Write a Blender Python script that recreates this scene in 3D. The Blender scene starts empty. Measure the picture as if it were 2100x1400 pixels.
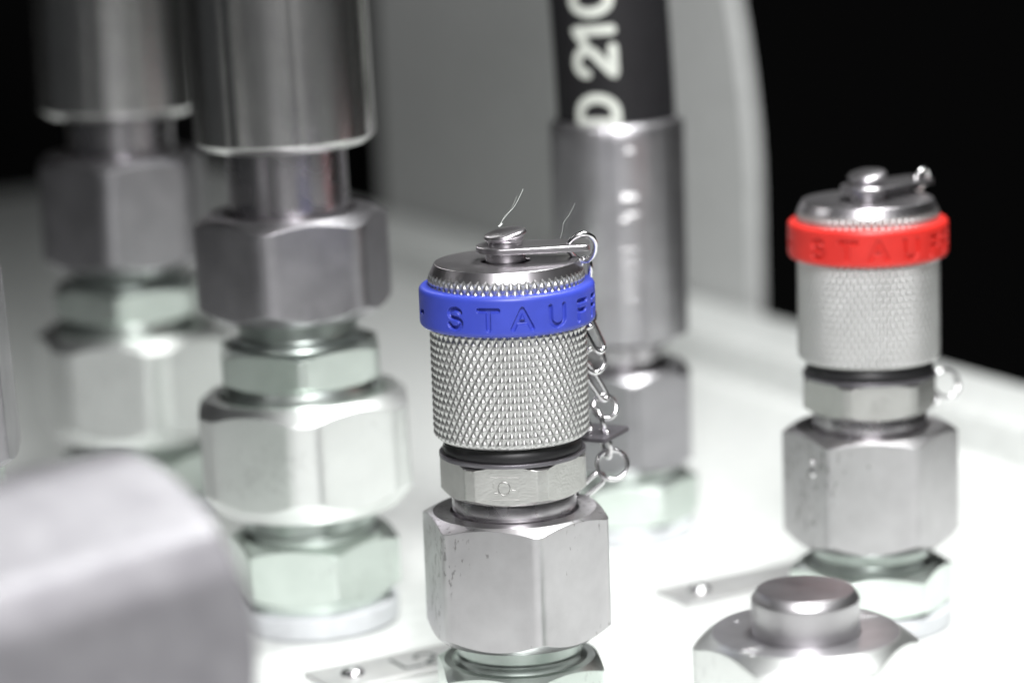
import bpy, math, random
import numpy as np
from mathutils import Matrix, Vector

random.seed(7); np.random.seed(7)
S = 0.001                       # everything below is written in millimetres
PI = math.pi
sc = bpy.context.scene
COL = sc.collection

# ------------------------------------------------------------------ camera
cam = bpy.data.cameras.new("camera")
cam_o = bpy.data.objects.new("camera", cam); COL.objects.link(cam_o)
pitch, roll = math.radians(11.5), math.radians(2.0)
fw = Vector((0, math.cos(pitch), -math.sin(pitch))); r0 = Vector((1, 0, 0)); u0 = r0.cross(fw)
Rv = math.cos(roll)*r0 - math.sin(roll)*u0
Uv = math.sin(roll)*r0 + math.cos(roll)*u0
m = Matrix((Rv, Uv, -fw)).transposed().to_4x4()
m.translation = Vector((0.434, -370.5, 126.31))*S
cam_o.matrix_world = m
cam.sensor_width = 36.0
cam.lens = 6070*36/2100
cam.clip_start = 0.01; cam.clip_end = 20
cam.dof.use_dof = True
cam.dof.focus_distance = 0.3705
cam.dof.aperture_fstop = 12.5
sc.camera = cam_o

# ------------------------------------------------------------------ world, lamps, exposure
w = bpy.data.worlds.new("World"); sc.world = w; w.use_nodes = True
bg = w.node_tree.nodes["Background"]
bg.inputs[0].default_value = (0.9, 0.95, 1.0, 1); bg.inputs[1].default_value = 0.022

def area(name, loc, target, size, power, color=(1, 1, 1), size_y=None, spread=None):
    l = bpy.data.lights.new(name, 'AREA'); l.energy = power; l.color = color
    l.size = size*S
    if spread: l.spread = math.radians(spread)
    if size_y: l.shape = 'RECTANGLE'; l.size_y = size_y*S
    o = bpy.data.objects.new(name, l); COL.objects.link(o)
    o.location = Vector(loc)*S
    o.rotation_euler = (Vector(target)-Vector(loc)).to_track_quat('-Z', 'Y').to_euler()
    return o
area("work_lamp", (32, -232, 277), (15, 0, 40), 80, 1.55, (1.0, 0.985, 1.0))
area("ceiling_lamp", (100, 45, 330), (62, 62, 0), 100, 0.55, (0.985, 1.0, 0.985), None, 120)
sc.view_settings.view_transform = 'Standard'; sc.view_settings.look = 'None'
sc.view_settings.exposure = 0.07; sc.view_settings.gamma = 1.0
sc.cycles.max_bounces = 8
sc.cycles.use_denoising = True

# ------------------------------------------------------------------ materials
def new_mat(name):
    mt = bpy.data.materials.new(name); mt.use_nodes = True
    nt = mt.node_tree
    return mt, nt, nt.nodes["Principled BSDF"]

def ramp(nt, src, lo, hi, p0=0.3, p1=0.7):
    r = nt.nodes.new("ShaderNodeValToRGB")
    r.color_ramp.elements[0].position = p0; r.color_ramp.elements[0].color = (*lo, 1)
    r.color_ramp.elements[1].position = p1; r.color_ramp.elements[1].color = (*hi, 1)
    nt.links.new(src, r.inputs[0]); return r

def noise(nt, co, scale, detail=4, stretch=None):
    n = nt.nodes.new("ShaderNodeTexNoise"); n.inputs["Scale"].default_value = scale
    n.inputs["Detail"].default_value = detail
    if stretch:
        mp = nt.nodes.new("ShaderNodeMapping"); mp.inputs["Scale"].default_value = stretch
        nt.links.new(co, mp.inputs[0]); co = mp.outputs[0]
    nt.links.new(co, n.inputs["Vector"]); return n

def metal(name, lo, hi, rough, bump=0.03, scale=2500, stretch=None, bevel=0.12, specks=0.0, aniso=0.0, brush=0.0, rough_var=0.025):
    mt, nt, b = new_mat(name)
    b.inputs["Metallic"].default_value = 1.0
    tc = nt.nodes.new("ShaderNodeTexCoord"); co = tc.outputs["Object"]
    n1 = noise(nt, co, 260, 5)
    cr = ramp(nt, n1.outputs[0], lo, hi)
    col = cr.outputs[0]
    if specks:
        n3 = noise(nt, co, 1500, 3, (1, 1, 0.5))
        msk = noise(nt, co, 75, 2)
        mu = nt.nodes.new("ShaderNodeMath"); mu.operation = 'MULTIPLY'
        nt.links.new(n3.outputs[0], mu.inputs[0]); nt.links.new(msk.outputs[0], mu.inputs[1])
        rs = ramp(nt, mu.outputs[0], (0, 0, 0), (1, 1, 1), 0.345, 0.385)
        mix = nt.nodes.new("ShaderNodeMix"); mix.data_type = 'RGBA'
        ms = nt.nodes.new("ShaderNodeMath"); ms.operation = 'MULTIPLY'; ms.inputs[1].default_value = specks
        nt.links.new(rs.outputs[0], ms.inputs[0]); nt.links.new(ms.outputs[0], mix.inputs["Factor"])
        nt.links.new(col, mix.inputs["A"]); mix.inputs["B"].default_value = (0.18, 0.17, 0.17, 1)
        col = mix.outputs["Result"]
    nt.links.new(col, b.inputs["Base Color"])
    mr = nt.nodes.new("ShaderNodeMapRange")
    n4 = noise(nt, co, 180, 2)
    mr.inputs["From Min"].default_value = 0.3; mr.inputs["From Max"].default_value = 0.7
    mr.inputs["To Min"].default_value = rough-rough_var; mr.inputs["To Max"].default_value = rough+rough_var
    nt.links.new(n4.outputs[0], mr.inputs["Value"]); nt.links.new(mr.outputs[0], b.inputs["Roughness"])
    n2 = noise(nt, co, scale, 3, stretch)
    bp = nt.nodes.new("ShaderNodeBump"); bp.inputs["Strength"].default_value = 1.0
    bp.inputs["Distance"].default_value = bump*S
    nt.links.new(n2.outputs[0], bp.inputs["Height"])
    if bevel:
        bv = nt.nodes.new("ShaderNodeBevel"); bv.samples = 4; bv.inputs["Radius"].default_value = bevel*S
        nt.links.new(bv.outputs[0], bp.inputs["Normal"])
    nt.links.new(bp.outputs[0], b.inputs["Normal"])
    return mt

M = {}
M['nut'] = metal("machined_steel", (.50, .49, .50), (.58, .57, .58), .36, .009, 3200, None, .16, .6)
M['dull'] = metal("dull_steel", (.38, .37, .39), (.46, .45, .47), .36, .004, 1800, None, .25, .2)
M['zinc'] = metal("zinc_plated_steel", (.70, .77, .72), (.77, .84, .79), .32, .005, 2600, None, .2, .15)
M['white_zinc'] = metal("pale_zinc_steel", (.91, .93, .91), (.95, .97, .95), .38, .004, 1600, None, .35, .1)
M['turned'] = metal("turned_steel", (.56, .54, .56), (.64, .62, .64), .27, .0012, 900, (.15, .15, 9), .08, 0, 0, 0, .015)
M['crimp'] = metal("crimped_steel", (.70, .70, .69), (.80, .80, .78), .27, .0015, 500, (3, 3, .25), .2, 0, 0, 0, .0)
M['disc'] = metal("turned_disc_steel", (.52, .50, .52), (.62, .60, .62), .32, .003, 1500, None, .1, .1)
M['knurl'] = metal("knurled_nickel_steel", (.55, .55, .54), (.62, .62, .61), .46, .002, 3000, None, 0)
M['wire'] = metal("wire_steel", (.72, .71, .72), (.84, .83, .84), .20, .002, 2000, None, 0)
M['hexsmall'] = metal("cast_zinc_hex", (.54, .54, .52), (.64, .64, .62), .38, .028, 2200, (1, 1, 1.6), .12, .1)
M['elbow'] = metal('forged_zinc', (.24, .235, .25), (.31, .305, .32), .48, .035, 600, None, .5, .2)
M['neck'] = metal('shade_darkened_zinc', (.36, .41, .38), (.46, .51, .48), .34, .004, 900, (.3, .3, 6), .1)  # zinc darkened in its colour for the shade under the nuts
M['satin'] = metal('satin_ferrule', (.52, .51, .53), (.62, .61, .63), .38, .003, 500, (3, 3, .25), .15, 0, 0, 0, 0)
M['lug'] = metal('dark_reflection_lug_steel', (.20, .19, .21), (.27, .26, .28), .42, .004, 1800, None, .1)  # base colour darkened in place of the dark surroundings the lug reflects
M['brushed'] = metal('brushed_stub_steel', (.58, .57, .58), (.66, .65, .66), .38, .0016, 900, (.15, .15, 7), .1, 0, 0, 0, .02)
M['burr'] = metal('burr_steel', (.46, .46, .46), (.55, .55, .55), .5, .003, 900, None, 0)
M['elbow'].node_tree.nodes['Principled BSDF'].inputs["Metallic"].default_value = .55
M['tag'] = metal("aluminium_tag", (.70, .70, .70), (.78, .78, .77), .56, .006, 1500, None, .1)

def plastic(name, col, rough=.38):
    mt, nt, b = new_mat(name)
    tc = nt.nodes.new("ShaderNodeTexCoord")
    n1 = noise(nt, tc.outputs["Object"], 320, 5)
    c2 = tuple(c*.86 for c in col)
    cr = ramp(nt, n1.outputs[0], c2, col)
    nt.links.new(cr.outputs[0], b.inputs["Base Color"])
    b.inputs["Roughness"].default_value = rough
    n2 = noise(nt, tc.outputs["Object"], 2200, 3)
    bp = nt.nodes.new("ShaderNodeBump"); bp.inputs["Strength"].default_value = .6; bp.inputs["Distance"].default_value = .006*S
    nt.links.new(n2.outputs[0], bp.inputs["Height"]); nt.links.new(bp.outputs[0], b.inputs["Normal"])
    return mt
M['blue'] = plastic("blue_plastic", (.040, .064, .45), .42)
M['red'] = plastic("red_plastic", (.62, .026, .019), .42)
M['rubber'] = plastic("black_rubber", (.014, .014, .015), .45)
M['hose'] = plastic("hose_rubber", (.014, .0135, .015), .55)
M['print'] = plastic("white_print", (.66, .69, .63), .6)
M['ink'] = plastic("dark_engraving", (.10, .11, .11), .6)
M['paint'] = plastic("white_powder_coat", (.80, .82, .80), .45)
M['panel'] = plastic("grey_panel_paint", (.62, .63, .62), .55)
M['dark'] = plastic("dark_cabinet", (.016, .016, .016), .8)
M['dark'].node_tree.nodes['Principled BSDF'].inputs['Specular IOR Level'].default_value = 0.0
M['hose'].node_tree.nodes['Principled BSDF'].inputs['Specular IOR Level'].default_value = 0.25
M['nylon'] = plastic("white_seal_washer", (.70, .72, .74), .5)
M['fibre'] = plastic("lint", (.8, .85, .8), .8)

# ------------------------------------------------------------------ mesh helpers
def mesh(name, v, f, mat, angle=32, smooth=True):
    me = bpy.data.meshes.new(name)
    me.from_pydata([(a*S, b*S, c*S) for a, b, c in v], [], f)
    me.validate()
    if smooth:
        me.polygons.foreach_set("use_smooth", [True]*len(me.polygons))
        me.set_sharp_from_angle(angle=math.radians(angle))
    me.materials.append(mat); me.update()
    return me

def obj(name, me, parent=None, loc=(0, 0, 0), rot=(0, 0, 0)):
    o = bpy.data.objects.new(name, me); COL.objects.link(o)
    if parent: o.parent = parent
    o.location = Vector(loc)*S; o.rotation_euler = rot
    return o

def thing(name, label, cat, loc=(0, 0, 0), rot=(0, 0, 0), group=None, me=None):
    o = bpy.data.objects.new(name, me); COL.objects.link(o)
    o.location = Vector(loc)*S; o.rotation_euler = rot
    o["label"] = label; o["category"] = cat
    if group: o["group"] = group
    return o

def revolve(name, th, rings, mat, angle=32, cap0=False, cap1=False, smooth=True):
    """rings: list of (r, z), each scalar or array over th (closed loop)."""
    n = len(th); v = []; f = []
    ct, st = np.cos(th), np.sin(th)
    for r, z in rings:
        r = np.broadcast_to(np.asarray(r, float), (n,)); z = np.broadcast_to(np.asarray(z, float), (n,))
        v += list(zip((r*ct).tolist(), (r*st).tolist(), z.tolist()))
    for k in range(len(rings)-1):
        for i in range(n):
            j = (i+1) % n
            f.append((k*n+i, k*n+j, (k+1)*n+j, (k+1)*n+i))
    if cap0: f.append(tuple(range(n-1, -1, -1)))
    if cap1: f.append(tuple(range((len(rings)-1)*n, len(rings)*n)))
    return mesh(name, v, f, mat, angle, smooth)

def circ(n=128): return np.linspace(0, 2*PI, n, endpoint=False)

def lathe(name, prof, mat, n=128, angle=32, cap0=False, cap1=False):
    return revolve(name, circ(n), prof, mat, angle, cap0, cap1)

def fillet(prof, idx, rad, k=5):
    """round the corners listed in idx of an (r, z) profile."""
    out = []
    for i, p in enumerate(prof):
        if i in idx and 0 < i < len(prof)-1:
            a, b, c = map(np.array, (prof[i-1], p, prof[i+1]))
            d1 = (a-b)/np.linalg.norm(a-b); d2 = (c-b)/np.linalg.norm(c-b)
            t = min(rad, .49*np.linalg.norm(a-b), .49*np.linalg.norm(c-b))
            for s in np.linspace(0, 1, k+1):
                q = (1-s)**2*(b+d1*t) + 2*s*(1-s)*b + s*s*(b+d2*t)
                out.append(tuple(q))
        else: out.append(tuple(p))
    return out

def hexnut(name, af, z0, z1, mat, corner=0.0, trunc=None, bore0=0.0, bore1=0.0, depth1=3.0,
           rt=None, ch=30, rb=None, chb=30, fil=0.35, n=360):
    """hexagon prism with turned chamfers; `corner` = angle of one corner from -Y towards +X (deg)."""
    th = circ(n); ap = af/2
    phi = th - (-PI/2 + math.radians(corner))
    d = (phi + PI/6) % (PI/3) - PI/6            # 0 at a corner
    x = PI/6 - np.abs(d)                         # angle from face centre
    rf = ap/np.cos(x)
    lim = (trunc or ap/math.cos(PI/6)-fil*.25)
    k = fil*.6                                   # soft minimum rounds the edge
    h = np.clip(.5+.5*(rf-lim)/k, 0, 1) if k > 0 else (rf > lim)*1.0
    rf = rf*(1-h)+lim*h - k*h*(1-h)
    rt = rt if rt is not None else ap*.97; rb = rb if rb is not None else ap*.97
    t1, t0 = math.tan(math.radians(ch)), math.tan(math.radians(chb))
    zhi = z1 - np.maximum(rf-rt, 0.02)*t1
    zlo = z0 + np.maximum(rf-rb, 0.02)*t0
    rings = [(max(bore0, .01), z0), (rb, z0), (rf, zlo)]
    for s in (.2, .4, .6, .8): rings.append((rf, zlo*(1-s)+zhi*s))
    rings += [(rf, zhi), (rt, z1), (max(bore1, .01), z1)]
    if bore1: rings.append((bore1, z1-depth1))
    return revolve(name, th, rings, mat, 22)

def tube(name, pts, r, mat, n=12, closed=False, sub=6):
    P = [Vector(p) for p in pts]; C = []
    N = len(P)
    def cr(a, b, c, d, t):
        return .5*((2*b)+(c-a)*t+(2*a-5*b+4*c-d)*t*t+(-a+3*b-3*c+d)*t**3)
    rng = range(N) if closed else range(N-1)
    for i in rng:
        a = P[(i-1) % N] if closed or i > 0 else P[0]
        b = P[i]; c = P[(i+1) % N]
        d = P[(i+2) % N] if closed or i+2 < N else P[-1]
        for k in range(sub): C.append(cr(a, b, c, d, k/sub))
    if not closed: C.append(P[-1])
    v = []; f = []; L = len(C); up = None
    for i, p in enumerate(C):
        t = ((C[(i+1) % L]-C[i-1]) if closed or 0 < i < L-1 else (C[min(i+1, L-1)]-C[max(i-1, 0)])).normalized()
        if up is None:
            up = Vector((0, 0, 1)) if abs(t.z) < .8 else Vector((1, 0, 0))
        a = t.cross(up).normalized(); up = a.cross(t).normalized()
        rr = r(i/(L-1)) if callable(r) else r
        for k in range(n):
            q = p + a*math.cos(2*PI*k/n)*rr + up*math.sin(2*PI*k/n)*rr
            v.append(tuple(q))
    for i in range(L if closed else L-1):
        for k in range(n):
            j = (i+1) % L
            f.append((i*n+k, i*n+(k+1) % n, j*n+(k+1) % n, j*n+k))
    if not closed:
        f.append(tuple(range(n-1, -1, -1))); f.append(tuple(range((L-1)*n, L*n)))
    return mesh(name, v, f, mat, 60)

def box_prism(name, poly, z0, z1, mat, angle=25, bev=0.0):
    """extruded outline with a small edge break on top."""
    n = len(poly); c = np.mean(np.array(poly), 0)
    v = [(x, y, z0) for x, y in poly] + [(x, y, z1-bev) for x, y in poly]
    if bev:
        pp = np.array(poly); out = []
        for i in range(n):
            a, b, d = pp[i-1], pp[i], pp[(i+1) % n]
            e1 = (a-b)/np.linalg.norm(a-b); e2 = (d-b)/np.linalg.norm(d-b)
            bi = e1+e2; L = np.linalg.norm(bi)
            out.append(b + (bi/L*bev*1.2 if L > .05 else (c-b)/np.linalg.norm(c-b)*bev))
        v += [(x, y, z1) for x, y in out]
    f = [tuple(range(n-1, -1, -1))]
    lv = 3 if bev else 2
    for k in range(lv-1):
        for i in range(n):
            j = (i+1) % n
            f.append((k*n+i, k*n+j, (k+1)*n+j, (k+1)*n+i))
    f.append(tuple(range((lv-1)*n, lv*n)))
    return mesh(name, v, f, mat, angle)

# ------------------------------------------------------------------ the tray, panel and dark cabinet behind
U2 = np.array([math.sin(math.radians(28.4)), -math.cos(math.radians(28.4))])   # along the flange, towards the viewer
N2 = np.array([math.cos(math.radians(28.4)), math.sin(math.radians(28.4))])    # from the tray floor towards the flange
B0 = np.array([54.8, 183.7])                                                   # a point on the flange's inner edge
def sweep(name, prof, t0, t1, mat, nt=2, angle=20):
    """profile of (across, z) swept along the flange direction."""
    v = []; f = []; n = len(prof)
    for t in np.linspace(t0, t1, nt):
        for a, z in prof:
            p = B0 + N2*a + U2*t
            v.append((p[0], p[1], z))
    for k in range(nt-1):
        for i in range(n-1): f.append((k*n+i, k*n+i+1, (k+1)*n+i+1, (k+1)*n+i))
    return mesh(name, v, f, mat, angle)
prof = fillet([(-310, -14), (-310, 0), (-.6, 0), (0, 8), (20.5, 8), (20.5, -6)], {1, 2, 3, 4}, 1.3, 6)
tray = obj("tray", sweep("tray", prof, -370, 330, M['paint'])); tray["kind"] = "structure"

def panel_mesh():
    # upright sheet standing behind the flange; right-hand edge curves over towards the top
    outline = [(-222, -6), (-49, -6)]
    for z in np.linspace(0, 150, 31):
        outline.append((-48.5 - 6.0*(max(0, z-34)/36.0)**1.7, z))
    outline += [(-222, 150)]
    a0, a1 = 21.5, 24.5
    v = []; f = []; n = len(outline)
    for a in (a0, a1):
        for t, z in outline:
            p = B0 + N2*a + U2*t; v.append((p[0], p[1], z))
    f.append(tuple(range(n))); f.append(tuple(range(2*n-1, n-1, -1)))
    for i in range(n):
        j = (i+1) % n; f.append((j, i, n+i, n+j))
    return mesh("side_panel", v, f, M['panel'], 40)
panel = thing("side_panel", "pale grey sheet metal panel standing upright behind the black hose", "panel", me=panel_mesh())

def cabinet():
    v = [(-900, 760, -300), (900, 760, -300), (900, 760, 700), (-900, 760, 700),
         (900, -100, -300), (900, -100, 700), (-900, 300, -300), (-900, 300, 700)]
    f = [(0, 1, 2, 3), (1, 4, 5, 2), (6, 0, 3, 7)]
    return mesh("cabinet_wall", v, f, M['dark'])
cab = obj("cabinet_wall", cabinet()); cab["kind"] = "structure"

# ------------------------------------------------------------------ knurled cap
def cap_limit(z):
    """outer turned outline of the cap (mm) that the knurl is cut to."""
    top = 10.12 - np.maximum(z-59.55, 0)/1.85*.92
    bot = np.where(z < 40.2, 8.75 + np.sqrt(np.clip(1.5**2-(40.2-z)**2, 0, None)) - .1, 99)
    return np.minimum(np.where(z > 59.55, top, 99), bot)
def knurl_mesh():
    T, sub = 60, 8
    n = T*sub; th = circ(n)
    dz = 1.80/sub; z = np.arange(38.7, 61.36, dz/1.5); z = np.append(z, 61.4)
    TH, Z = np.meshgrid(th, z)
    u = TH*T/(2*PI) + Z/1.80; v_ = TH*T/(2*PI) - Z/1.80
    tri = lambda a: 1-2*np.abs((a % 1)-.5)
    h = np.minimum(np.minimum(tri(u), tri(v_))*1.0, .92)
    Rk = 9.70 + .36*h/.92
    Rk = np.minimum(Rk, cap_limit(Z))
    rings = [(Rk[k], z[k]) for k in range(len(z))]
    rings = [(8.6, 38.7)] + rings
    # the flat turned top, with a recess round the pin
    for r, zz in [(9.16, 61.46), (9.05, 61.48), (3.25, 61.46), (3.1, 61.3), (3.1, 60.0), (.01, 60.0)]: rings.append((r, zz))
    me = revolve("dust_cap", th, rings, M['knurl'], 75)
    me.materials.append(M['disc'])
    nb = len(z)
    zc = np.array([0.0]*len(me.polygons)); 
    mi = np.zeros(len(me.polygons), dtype=np.int32)
    first = (nb)*n                                      # faces above the knurl rows
    mi[first:] = 1
    co = np.empty(len(me.vertices)*3); me.vertices.foreach_get("co", co); co = co.reshape(-1, 3)/S
    rr = np.hypot(co[:, 0], co[:, 1])
    onlim = np.abs(rr - cap_limit(co[:, 2])) < .004
    onlim &= co[:, 2] > 59.6
    for p in me.polygons:
        if p.index < first and all(onlim[i] for i in p.vertices): mi[p.index] = 1
    me.polygons.foreach_set("material_index", mi)
    ek = {}
    for p in me.polygons:
        for k in p.edge_keys: ek.setdefault(k, []).append(p.index)
    for e in me.edges:
        q = ek.get(e.key, [])
        if len(q) == 2 and mi[q[0]] != mi[q[1]]: e.use_edge_sharp = True
        if len(q) == 2 and q[0] >= first+n and me.polygons[q[0]].normal.angle(me.polygons[q[1]].normal) > .4: e.use_edge_sharp = True
    return me

# ------------------------------------------------------------------ lettered plastic ring
def seg_d(px, py, a, b):
    ax, ay = a; bx, by = b; dx, dy = bx-ax, by-ay
    t = np.clip(((px-ax)*dx+(py-ay)*dy)/(dx*dx+dy*dy+1e-12), 0, 1)
    return np.hypot(px-ax-t*dx, py-ay-t*dy)
def arc(cx, cy, rx, ry, a0, a1, k=14):
    return [(cx+rx*math.cos(math.radians(a)), cy+ry*math.sin(math.radians(a))) for a in np.linspace(a0, a1, k)]
GL = {  # stroke polylines in a cell 1 high, x centred
 'S': [arc(0, .74, .36, .24, 20, 270) + arc(0, .25, .38, .25, 90, -165)],
 'T': [[(-.5, .97), (.5, .97)], [(0, .97), (0, 0)]],
 'A': [[(-.5, 0), (0, 1), (.5, 0)], [(-.32, .34), (.32, .34)]],
 'U': [[(-.42, 1), (-.42, .36)] + arc(0, .36, .42, .36, 180, 360) + [(.42, .36), (.42, 1)]],
 'F': [[(-.34, 0), (-.34, .97), (.42, .97)], [(-.34, .5), (.28, .5)]],
 '-': [[(-.28, .45), (.28, .45)]],
}
def ring_mesh():
    th = np.concatenate([np.linspace(-PI, 0, 760, endpoint=False), np.linspace(0, PI, 760, endpoint=False)])
    R0, zt, zb = 11.22, 58.75, 53.55
    prof = fillet([(9.6, zt), (R0, zt), (R0, zb), (9.6, zb)], {1, 2}, 1.25, 10)
    # keep the wall finely sampled
    top = [p for p in prof if p[1] > (zt+zb)/2]; bot = [p for p in prof if p[1] <= (zt+zb)/2]
    zs = np.linspace(top[-1][1], bot[0][1], 46)[1:-1]
    prof = top + [(R0, z) for z in zs] + bot
    word = [('-', -75), ('S', -36), ('T', -12.5), ('A', 9.5), ('U', 34), ('F', 57), ('F', 76), ('-', 105),
            ('S', 144), ('T', 167.5), ('A', 189.5), ('U', 214), ('F', 237), ('F', 256)]
    hgt, base, hw = 2.45, 54.72, .28
    rings = []
    for r, z in prof:
        d = np.full(len(th), 9.0)
        if 54 < z < 58 and r > R0-.25:
            for ch, deg in word:
                a = ((th+PI/2-math.radians(deg)+PI) % (2*PI))-PI
                px = a*R0; m_ = np.abs(px) < 2.2
                if not m_.any(): continue
                for poly in GL[ch]:
                    for p, q in zip(poly[:-1], poly[1:]):
                        dd = seg_d(px[m_], z, (p[0]*hgt, base+p[1]*hgt), (q[0]*hgt, base+q[1]*hgt))
                        d[m_] = np.minimum(d[m_], dd)
        s = np.clip((d-hw+.06)/.12, 0, 1); s = s*s*(3-2*s)
        rings.append((r-.45*(1-s), z))
    rings = rings + [rings[0]]
    return revolve("cap_ring", th, rings[::-1], M['blue'], 55)

# ------------------------------------------------------------------ test couplings
def stadium(cx0, r0_, x1, w1, hole=None):
    pts = []
    for a in np.linspace(100, 260, 22): pts.append((cx0+r0_*math.cos(math.radians(a)), r0_*math.sin(math.radians(a))))
    for a in np.linspace(-80, -10, 7): pts.append((x1-1.2+1.2*math.cos(math.radians(a)), -w1+1.2+1.2*math.sin(math.radians(a))))
    for a in np.linspace(10, 80, 7): pts.append((x1-1.2+1.2*math.cos(math.radians(a)), w1-1.2+1.2*math.sin(math.radians(a))))
    return pts

def lug_outline():
    pts = []
    for a in np.linspace(35, 325, 70):
        b = math.radians(a - 0); pts.append((9.45*math.cos(b), 9.45*math.sin(b)))
    # tab along +X, one side tangent to the washer
    pts = [p for p in pts if not (p[0] > 0 and p[1] < -8.9)]
    pts += [(8.0, -9.42)]
    for a in np.linspace(-80, -10, 6):
        pts.append((14.9+1.2*math.cos(math.radians(a)), -8.2+1.2*math.sin(math.radians(a))))
    for a in np.linspace(10, 80, 6):
        pts.append((14.9+1.2*math.cos(math.radians(a)), 3.2+1.2*math.sin(math.radians(a))))
    pts += [(8.6, 4.6)]
    return pts

def coupling(name, label, loc, rotz):
    root = thing(name, label, "test coupling", loc, (0, 0, rotz), "capped pressure test couplings")
    th = root
    obj("seal_washer", lathe("seal_washer", fillet([(7, 0.05), (11.4, 0.05), (11.4, 2.9), (7, 2.9)], {1, 2}, .5), M['nylon']), th)
    obj("adaptor_hex", hexnut("adaptor_hex", 20.5, 2.9, 9.2, M['zinc'], 7.7, rt=9.9, bore1=7), th)
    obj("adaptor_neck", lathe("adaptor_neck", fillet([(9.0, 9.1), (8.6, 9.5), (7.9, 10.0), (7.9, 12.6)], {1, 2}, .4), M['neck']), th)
    obj("union_nut", hexnut("union_nut", 22.0, 12.35, 29.05, M['nut'], 13.5, trunc=12.45, bore0=8, bore1=8.35, depth1=3.5, rt=10.55, ch=27, rb=10.3, chb=38, fil=.45), th)
    obj("coupling_neck", lathe("coupling_neck", [(8.15, 26), (8.15, 28.6), (7.95, 28.75), (7.95, 29.4), (8.02, 29.45), (8.02, 31.0), (7.7, 31.7)], M['turned']), th)
    obj("hex_body", hexnut("hex_body", 17.0, 31.4, 36.45, M['hexsmall'], 23.2, trunc=9.42, rt=8.6, ch=30, rb=8.3, chb=30, fil=.12), th)
    mk = [[(-1.7, 1.45), (1.9, 1.45)], [(-1.7, -1.45), (1.9, -1.45)], arc(0, 0, .75, .85, 90, 450, 24), [(-1.35, .75), (-1.35, .1)], [(.95, -.2), (1.5, -.2)], [(-1.3, -.55), (-.8, -.55)]]
    fa = math.radians(-6.8)
    def on_hex(u, v, l): 
        return (math.sin(fa)*8.505+math.cos(fa)*(u-.2), -math.cos(fa)*8.505+math.sin(fa)*(u-.2), 33.75+v)
    hb = [c for c in th.children if c.name.startswith("hex_body")][0]
    for poly in mk:  # raised maker's mark
        pp = [on_hex(a, b, 0) for a, b in poly]
        obj("cast_mark", tube("cast_mark", pp, .08, M['hexsmall'], 6, False, 2), hb)
    obj("lug_washer", box_prism("lug_washer", lug_outline(), 36.5, 37.02, M['lug'], 25, .1), th, (0, 0, 0), (0, 0, math.radians(62)))
    obj("seal_ring", lathe("seal_ring", [(7.0, 37.05), (8.9, 37.05), (9.0, 37.5), (8.75, 38.3), (8.1, 38.9), (7, 38.9)], M['rubber']), th)
    obj("dust_cap", KN, th)
    ring = obj("cap_ring", RG, th)
    pin = obj("cap_pin", lathe("cap_pin", fillet([(2.55, 60.0), (2.55, 62.7), (2.3, 62.95), (2.2, 63.0), (2.2, 64.1)], {1, 2}, .15), M['turned'], 72), th)
    head = [(2.1, -.9), (2.25, -.35), (2.72, .0), (2.78, .22), (2.62, .50), (2.0, .72), (1.0, .86), (.01, .9)]
    obj("pin_head", lathe("pin_head", fillet(head, {2, 3, 4}, .25), M['disc'], 72), pin, (.05, 0, 64.6), (math.radians(3), math.radians(-9), 0))
    st = obj("strap", box_prism("strap", stadium(0, 3.75, 10.7, 2.75), 62.75, 63.5, M['disc'], 25, .12), th)
    return root, ring, st

KN = knurl_mesh(); RG = ring_mesh()
blue, blue_ring, blue_strap = coupling("test_coupling", "steel test coupling with the blue lettered ring below its knurled cap top", (0, 0, 0), 0.0)

# chain: wire links from the strap, down behind the cap, to the lug
def link_ring(c, r, nrm, squash=1.0, tilt=0.0, gap=None):
    n = Vector(nrm).normalized(); a = n.cross(Vector((0, 0, 1))).normalized(); b = n.cross(a)
    pts = []
    for k in range(14):
        t = 2*PI*k/14+tilt
        pts.append(Vector(c)+a*math.cos(t)*r*squash+b*math.sin(t)*r)
    return pts
def long_link(p, q, wdt, nrm):
    p, q = Vector(p), Vector(q); d = (q-p).normalized(); s = d.cross(Vector(nrm)).normalized()*wdt
    m1, m2 = p+(q-p)*.25, p+(q-p)*.75
    return [p-d*.2, p+s*.8+d*.25, m1+s, m2+s*.9, q+s*.75-d*.3, q+d*.1, q-s*.75-d*.3, m2-s*.9, m1-s, p-s*.8+d*.25]
links = [
 [(7.9, -.9, 63.1), (8.6, -1.1, 64.1), (9.8, -1.0, 64.7), (11.0, -.5, 64.2), (11.45, .3, 63.0), (11.2, 1.3, 61.6), (10.4, 2.2, 60.7), (9.3, 2.0, 60.9), (8.3, .6, 62.0)],                       # through the strap end
 long_link((10.3, 3.2, 60.6), (9.7, 4.6, 54.6), .95, (.7, .6, 0)),
 link_ring((9.7, 4.6, 53.0), 1.6, (.3, -.9, .2)),
 long_link((9.3, 4.3, 54.2), (11.9, 3.4, 48.6), .85, (.5, -.8, .2)),
 link_ring((11.0, 5.6, 46.9), 1.6, (.35, -.85, .25), .9),
 long_link((9.6, 6.2, 46.4), (12.4, 7.2, 41.4), .75, (.6, -.7, .3)),
 link_ring((12.3, 7.6, 40.2), 1.6, (.25, -.9, .45), .95),
 link_ring((11.0, 7.8, 38.2), 2.2, (.85, .5, .2), .9),                          # through the lug
 link_ring((12.3, 7.2, 35.4), 1.9, (.9, .35, .1), .7),
 link_ring((13.0, 6.4, 32.7), 1.95, (.15, -.9, .3), 1.05),
 long_link((11.6, 6.0, 31.4), (8.4, 5.2, 28.9), .75, (.2, -.9, .3)),
]
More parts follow.
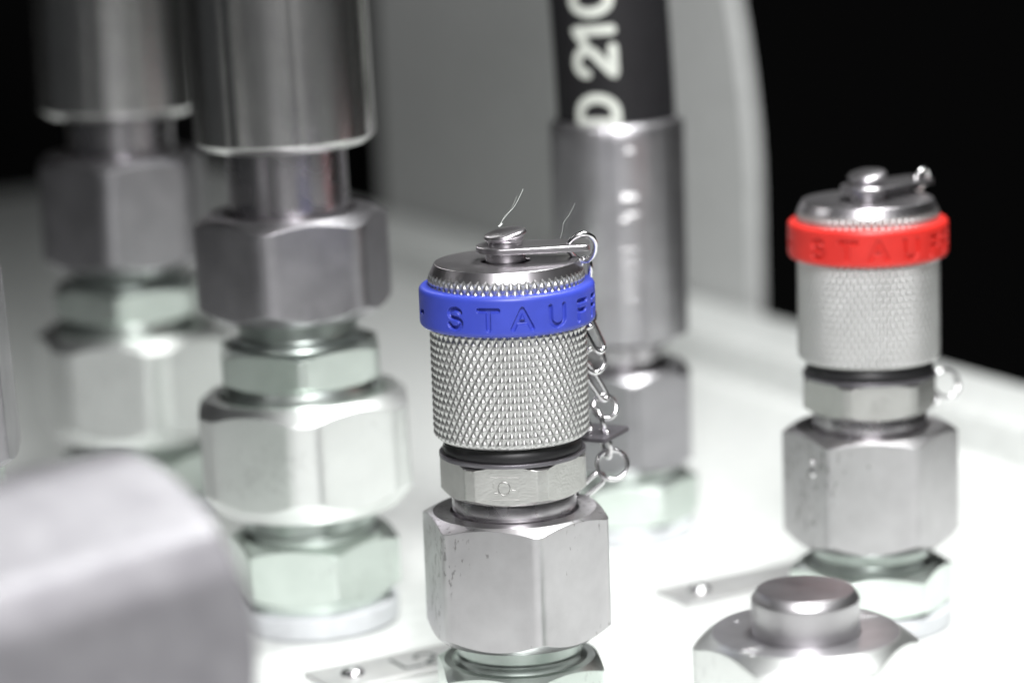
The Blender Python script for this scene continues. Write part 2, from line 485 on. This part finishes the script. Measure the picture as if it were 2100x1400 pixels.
def add_chain(root, rot):
    for k, pts in enumerate(links):
        q = [Vector((p[0]*math.cos(rot)-p[1]*math.sin(rot), p[0]*math.sin(rot)+p[1]*math.cos(rot), p[2])) for p in pts]
        obj("chain_link", tube("chain_link", q, .34, M['wire'], 10, True, 4), root)
add_chain(blue, 0.0)

# the red one: copy of the thing and of each of its parts
red = blue.copy(); COL.objects.link(red)
red["label"] = "steel test coupling with the red lettered ring round its knurled cap"
red.location = Vector((50.9, 39.5, 0))*S; red.rotation_euler = (0, 0, math.radians(11))
def copy_tree(o, parent):
    c = o.copy(); COL.objects.link(c); c.parent = parent
    for ch in o.children: copy_tree(ch, c)
    return c
n_link = 0
for ch in list(blue.children):
    c = copy_tree(ch, red); base = c.name.split('.')[0]
    if base == "cap_ring":
        c.rotation_euler = (0, 0, math.radians(-20))
        c.material_slots[0].link = 'OBJECT'; c.material_slots[0].material = M['red']
    if base == "chain_link": n_link += 1
    turn = {"strap": 24, "cap_pin": 24, "lug_washer": 12, "chain_link": 24 if n_link < 10 else -3}.get(base)
    if turn: c.rotation_euler = (0, 0, c.rotation_euler.z + math.radians(turn))
    if base == "adaptor_hex": c.rotation_euler = (0, 0, math.radians(13))

ang = math.radians(-76.5)
nut = [c for c in red.children if c.name.startswith("union_nut")][0]
for zz, rr in ((24.0, .7), (25.6, .4)):  # small bright domes added for the glint of a dent
    u = 2.6 if zz > 20 else 1.7
    obj("dent_glint", lathe("dent_glint", [(rr, -.05), (rr*.8, .16), (rr*.4, .3), (.01, .35)], M['wire'], 16), nut,
        (math.sin(ang)*11.0+math.cos(ang)*u, -math.cos(ang)*11.0+math.sin(ang)*u, zz), (PI/2, 0, ang))

# ------------------------------------------------------------------ hydraulic hose fittings at the left
def ferrule(name, R, z0, z1, mat, facets=8, amp=.12, ph=.3):
    th = circ(240)
    fac = np.abs(((th+ph) % (2*PI/facets))/(2*PI/facets)-.5)*2        # 0 mid .. 1 edge
    rr = R - amp*np.clip((fac-.72)/.28, 0, 1)**2 + amp*.15
    rings = [(R-4.5, z0), (R-1.5, z0), (R-1.4, z0+.1), (rr-.15, z0+1.05), (rr, z0+1.25), (rr, z0+2.3)]
    for s in np.linspace(.05, .97, 20): rings.append((rr, z0+2.2+(z1-z0-2.2)*s))
    rings += [(rr-.4, z1-.3), (R-1.0, z1), (R-2.6, z1)]
    return revolve("ferrule", th, rings, mat, 30)

def hose_fitting(name, label, loc, rot, d, tip):
    root = thing(name, label, "hose fitting", loc, rot, "hydraulic hose fittings on the tray")
    z = d['z']
    obj("seal_washer", lathe("seal_washer", fillet([(7, 0.05), (12.1, 0.05), (12.1, 3.6), (7, 3.6)], {1, 2}, .8), M['nylon']), root)
    obj("base_collar", lathe("base_collar", [(10.6, 3.5), (10.9, 4.4), (10.9, 5.2)], M['zinc']), root)
    obj("base_hex", hexnut("base_hex", 22.8, 5.0, z[0], M['zinc'], d['c'][0], rt=10.9, bore1=8), root)
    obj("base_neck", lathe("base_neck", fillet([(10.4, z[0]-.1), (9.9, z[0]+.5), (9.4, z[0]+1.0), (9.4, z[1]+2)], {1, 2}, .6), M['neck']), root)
    obj("lower_nut", hexnut("lower_nut", 30, z[1], z[2], M['white_zinc'], d['c'][1], trunc=16.25, bore0=9, bore1=12.3, depth1=4,
                            rt=13.9, ch=38, rb=13.4, chb=50, fil=.6), root)
    obj("middle_neck", lathe("middle_neck", [(11.6, z[2]-3), (11.6, z[2]+.4), (11.0, z[3]+.2)], M['zinc']), root)
    obj("middle_hex", hexnut("middle_hex", 22.6, z[3], z[4], M['zinc'], d['c'][2], trunc=12.85, rt=10.8, ch=22, bore1=8, fil=.5), root)
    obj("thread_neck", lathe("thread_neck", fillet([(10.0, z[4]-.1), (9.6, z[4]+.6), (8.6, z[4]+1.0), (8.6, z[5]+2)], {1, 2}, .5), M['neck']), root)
    obj("upper_nut", hexnut("upper_nut", 25.6, z[5], z[6], M['dull'], d['c'][3], trunc=14.2, bore0=8.8, bore1=9.5, depth1=3,
                            rt=11.9, ch=33, rb=11.6, chb=38, fil=1.0), root)
    obj("stem", lathe("stem", [(8.6, z[6]-3), (8.6, z[7]+1)], M['turned']), root)
    obj("ferrule", ferrule("ferrule", d['fr'], z[7], z[7]+56, M['crimp'], 8, .16, d['ph']), root)
    H = z[7]+55
    pts = [(0, 0, H-6), (0, 0, H+12), (tip[0]*.35, tip[1]*.35, H+35), (tip[0], tip[1], H+70)]
    obj("hose", tube("hose", pts, d['fr']-2.6, M['hose'], 32), root)
    return root
big = hose_fitting("hose_fitting", "largest crimped steel hose fitting standing left of the blue capped coupling",
    (-29.6, 50.1, 0), (0, math.radians(-1.1), 0),
    dict(z=(13.7, 17.9, 34.7, 36.4, 42.1, 46.1, 61.2, 70.6), c=(18.5, 3.5, 4.5, 346-360, ), fr=12.95, ph=.55), (-4, 10))
back = hose_fitting("hose_fitting", "blurred steel hose fitting at the far left behind the larger crimped one",
    (-63.0, 113, 0), (0, math.radians(.3), 0),
    dict(z=(12.0, 14.8, 32.9, 35.0, 40.5, 43.4, 62.0, 68.4), c=(25, 22, 358-360, 357-360), fr=13.0, ph=.2), (-6, 14))

# ------------------------------------------------------------------ black hose with printed text
HX = Vector((18.1, 92.7, 0))
hf = thing("printed_hose_fitting", "stamped steel hose fitting holding the black hose with white print", "hose fitting", (18.1, 92.7, 0), (0, 0, 0))
obj("seal_washer", lathe("seal_washer", fillet([(6, 0.05), (10.6, 0.05), (10.6, 2.9), (6, 2.9)], {1, 2}, .6), M['nylon']), hf)
obj("base_hex", hexnut("base_hex", 20.2, 2.9, 10.1, M['zinc'], 28, rt=9.7, bore1=7), hf)
obj("base_neck", lathe("base_neck", [(9, 10), (8.4, 10.6), (8.4, 12.5)], M['zinc']), hf)
obj("union_nut", hexnut("union_nut", 20.2, 11.6, 27.9, M['dull'], 5, trunc=11.3, bore0=7.4, bore1=7.6, depth1=3, rt=9.6, ch=38, rb=9.4, chb=38, fil=.8), hf)
obj("stem", lathe("stem", [(6.2, 25), (6.2, 33)], M['turned']), hf)
fer = obj("ferrule", ferrule("ferrule", 10.5, 31.9, 67.5, M['satin'], 8, .10, .2), hf)

def hose_c(s):           # centre line above the ferrule, s in mm from the ferrule's mouth
    a = 0.00085
    return Vector((-.02*s - a*s*s*1.1, .0004*s*s, 66.0+s))
def hose_frame(s):
    t = (hose_c(s+.1)-hose_c(s-.1)).normalized()
    x = (Vector((1, 0, 0)) - t*t.x).normalized(); y = t.cross(x)
    return hose_c(s), x, y
HR = 9.25
def hose_mesh():
    v = []; f = []; n = 72; ss = np.linspace(-4, 95, 60)
    for s in ss:
        c, x, y = hose_frame(s)
        for k in range(n):
            a = 2*PI*k/n; v.append(tuple(c + x*math.cos(a)*HR + y*math.sin(a)*HR))
    for i in range(len(ss)-1):
        for k in range(n): f.append((i*n+k, i*n+(k+1) % n, (i+1)*n+(k+1) % n, (i+1)*n+k))
    return mesh("hose", v, f, M['hose'], 60)
hose = obj("hose", hose_mesh(), hf)

def strokes_mesh(name, polys, hw, fn, mat, step=.25, lift=0.0):
    """flat stroke lettering (rounded ends) mapped through fn(u, v) -> point."""
    v = []; f = []
    for poly in polys:
        P = []
        for a, b in zip(poly[:-1], poly[1:]):
            L = math.hypot(b[0]-a[0], b[1]-a[1]); k = max(1, int(L/step))
            P += [(a[0]+(b[0]-a[0])*i/k, a[1]+(b[1]-a[1])*i/k) for i in range(k)]
        P.append(poly[-1]); P = np.array(P)
        T = np.gradient(P, axis=0); T /= np.linalg.norm(T, axis=1)[:, None]+1e-9
        Nn = np.stack([-T[:, 1], T[:, 0]], 1)
        st = len(v)
        for p, q in zip(P, Nn):
            for s in (-1, 0, 1): v.append(fn(p[0]+q[0]*hw*s, p[1]+q[1]*hw*s, lift))
        for i in range(len(P)-1):
            for s in (0, 1): f.append((st+i*3+s, st+(i+1)*3+s, st+(i+1)*3+s+1, st+i*3+s+1))
        for e, sg in ((0, -1), (len(P)-1, 1)):
            c0 = len(v); m_ = 8
            for k in range(m_+1):
                a = -PI/2+PI*k/m_
                d = T[e]*sg*math.cos(a)+Nn[e]*math.sin(a)
                v.append(fn(P[e][0]+d[0]*hw, P[e][1]+d[1]*hw, lift+.002))
            f.append(tuple(range(c0, c0+m_+1)) if sg < 0 else tuple(range(c0+m_, c0-1, -1)))
    return mesh(name, v, f, mat, 60)
DG = {
 'D': [[(-.30, 0), (-.30, 1)] + arc(-.05, .5, .42, .5, 90, -90) + [(-.30, 0)]],
 '2': [arc(0, .70, .32, .30, 175, -35) + [(-.34, 0), (.36, 0)]],
 '1': [[(-.26, .74), (.06, 1), (.06, 0)]],
 '0': [arc(0, .5, .34, .5, 90, 450, 28)],
 'L': [[(-.25, 1), (-.25, 0), (.32, 0)]],
}
def on_hose(u, vv, lift):     # u along the hose upward, vv = glyph height, pointing left round the hose
    c, x, y = hose_frame(u)
    a = -PI/2 - math.radians(20) - (vv-.5)*0 - vv/HR
    return tuple(c + x*math.cos(a)*(HR+.03+lift) + y*math.sin(a)*(HR+.03+lift))
gh = 6.0
for ch_, s0 in [('D', 3.5), ('2', 11.2), ('1', 15.7), ('0', 20.7)]:
    polys = [[(s0+p[0]*gh*.95, (p[1]-.5)*gh) for p in poly] for poly in DG[ch_]]
    obj("printed_character", strokes_mesh("printed_character", polys, .74, on_hose, M['print']), hose)

# worn stamp marks struck down the ferrule (not legible in the photograph)
def burr(u0, u1, z0, z1, k):
    v = []; f = []; n = 6
    for i in range(n+1):
        a = -PI/2 + (u0+(u1-u0)*i/n)/10.5
        for r, z in ((10.46, z1), (10.48+k*(z1-z0), z0), (10.46, z0-.12)):
            v.append((r*math.cos(a), r*math.sin(a), z))
    for i in range(n):
        for q in (0, 1): f.append((i*3+q, i*3+q+1, i*3+q+4, i*3+q+3))
    f += [(0, 1, 2), (n*3+2, n*3+1, n*3)]
    return mesh("stamp_mark", v, f, M['burr'], 20)
for u0, u1, z0, z1, k in [(.9, 2.1, 63.2, 64.2, .25), (.1, 2.5, 55.9, 57.0, .33), (.0, .9, 52.5, 53.4, .3), (.8, 2.6, 53.2, 54.0, .33),
                          (-.1, 2.6, 47.8, 48.5, .22), (-.1, 2.6, 46.0, 46.6, .22), (-.1, 1.2, 44.2, 44.8, .22), (1.5, 2.6, 44.2, 44.8, .22), (-.1, 2.6, 42.2, 42.8, .2), (.2, 2.4, 40.3, 40.9, .2)]:
    obj("stamp_mark", burr(u0, u1, z0, z1, k), fer)

# ------------------------------------------------------------------ blanking plug, lower right
plug = thing("blanking_plug", "steel plug with a bare round stub in a hexagon nut at the lower right", "plug", (33.6, -38.2, 0))
obj("base_hex", hexnut("base_hex", 22, 1.0, 7, M['zinc'], 20, bore1=7), plug)
obj("base_neck", lathe("base_neck", [(9, 6.9), (9, 10)], M['zinc']), plug)
obj("plug_nut", hexnut("plug_nut", 23.6, 8.6, 23.0, M['white_zinc'], 30, trunc=13.35, bore0=7, bore1=6.5, depth1=1.2, rt=11.0, ch=36, fil=1.0), plug)
obj("nut_top", lathe("nut_top", [(6.45, 22.2), (6.45, 23.02), (10.9, 23.02), (11.0, 22.98)], M['satin']), plug)
obj("stub", lathe("stub", fillet([(6.35, 20), (6.35, 27.1), (5.72, 28.05), (5.65, 28.1)], {1}, .2), M['brushed']), plug)
obj("stub_face", lathe("stub_face", [(5.65, 28.1), (.01, 28.1)], M['dull']), plug)

for p, q in [((-8.2, -7.4), (-5.9, -6.6)), ((6.6, 4.2), (9.1, 4.9)), ((6.3, 5.6), (7.8, 6.0)), ((-7.2, -8.6), (-6.6, -8.4)), ((-7.9, 4.6), (-7.5, 4.7))]:  # raised bright wires standing in for glints off scratches in the nut top
    obj("scratch_glint", tube("scratch_glint", [(p[0], p[1], 23.02), ((p[0]+q[0])/2, (p[1]+q[1])/2, 23.05), (q[0], q[1], 23.02)], .09, M['wire'], 8), plug)

# ------------------------------------------------------------------ large blurred elbow in the foreground
elbow = thing("elbow_fitting", "large blurred steel elbow in the near foreground at the lower left", "elbow", (0, 0, 0))
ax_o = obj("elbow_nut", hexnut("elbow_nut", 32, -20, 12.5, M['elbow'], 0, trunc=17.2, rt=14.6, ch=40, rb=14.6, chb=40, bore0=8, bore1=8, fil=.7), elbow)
yaw = math.radians(43)
axis = Vector((math.cos(yaw), math.sin(yaw), .02)).normalized()
side = Vector((0, 0, 1)).cross(axis).normalized(); upv = axis.cross(side)
mt4 = Matrix((side, upv, axis)).transposed().to_4x4() @ Matrix.Rotation(math.radians(-5), 4, 'Z')
mt4.translation = Vector((-43.2, -105.5, 44.4))*S
ax_o.matrix_local = mt4
c0 = Vector((-43.2, -105.5, 44.4))
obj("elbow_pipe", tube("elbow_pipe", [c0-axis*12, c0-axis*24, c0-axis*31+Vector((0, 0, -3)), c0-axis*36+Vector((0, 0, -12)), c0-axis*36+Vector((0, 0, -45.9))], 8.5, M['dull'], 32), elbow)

# ------------------------------------------------------------------ pale coupling cut by the left edge
lc = thing("pale_coupling", "pale grey steel coupling cut off by the left edge of the picture", "coupling", (-73.2, 4, 0), (0, math.radians(-2.5), 0))
obj("base_hex", hexnut("base_hex", 20, .5, 10, M['zinc'], 10, bore1=7), lc)
obj("coupling_neck", lathe("coupling_neck", [(9, 9.9), (8.6, 11), (8.6, 37)], M['zinc']), lc)
obj("coupling_body", hexnut("coupling_body", 20.6, 36.3, 62, M['dull'], 62, rt=9.9, rb=9.6, chb=35, bore1=7.5, fil=.3), lc)
obj("upper_sleeve", lathe("upper_sleeve", fillet([(8, 61.9), (9.2, 62), (9.6, 90), (7, 90)], {1, 2}, .6), M['crimp']), lc)

# ------------------------------------------------------------------ metal port tags riveted to the tray
TA = math.radians(30)
def tag(label, loc, text):
    t = thing("port_tag", label, "tag", loc, (0, 0, TA), "port tags on the tray")
    obj("tag_plate", box_prism("tag_plate", [(-5.2, -4.7), (21, -4.7), (21, 4.7), (-5.2, 4.7)], .05, .75, M['tag'], 25, .12), t)
    obj("rivet", lathe("rivet", [(1.75, .7), (1.7, 1.0), (1.45, 1.35), (.9, 1.62), (.01, 1.75)], M['wire'], 32), t)
    x0 = 8.2
    for ch_ in text:
        polys = [[(x0+p[0]*4.4, (p[1]-.5)*4.4) for p in poly] for poly in DG[ch_]]
        obj("engraved_character", strokes_mesh("engraved_character", polys, .34, lambda a, b, l: (a, b, .757+l), M['ink']), t); x0 += 3.6
    return t
tag("metal port tag marked L2 lying beside the blue capped coupling", (-23.1, 20.9, 0), "L2")
tag("metal port tag with a bright rivet lying beside the red capped coupling", (27.2, 55.4, 0), "")

# ------------------------------------------------------------------ lint on the cap pin
lint = thing("lint_fibre", "thin white lint fibres standing up from the blue coupling's cap pin", "lint", (0, 0, 0))
obj("strand", tube("strand", [(-.6, -1.6, 66.25), (-.2, -1.6, 66.9), (.5, -1.5, 67.7), (1.2, -1.4, 68.4), (1.9, -1.3, 69.5), (2.5, -1.2, 70.7)], .028, M['fibre'], 6), lint)
obj("strand", tube("strand", [(-.5, -1.6, 66.3), (0, -1.5, 67.3), (.8, -1.5, 68.1), (1.3, -1.4, 69.0), (1.7, -1.4, 69.9)], .013, M['fibre'], 6), lint)
obj("strand", tube("strand", [(7.0, -1.5, 64.3), (7.3, -1.4, 65.4), (7.5, -1.3, 66.3), (8.3, -1.0, 67.3), (9.0, -.8, 68.6)], .012, M['fibre'], 6), lint)
obj("knot", tube("knot", [(-.75, -1.6, 66.1), (-.5, -1.6, 66.25), (-.3, -1.6, 66.5)], .11, M['fibre'], 8), lint)
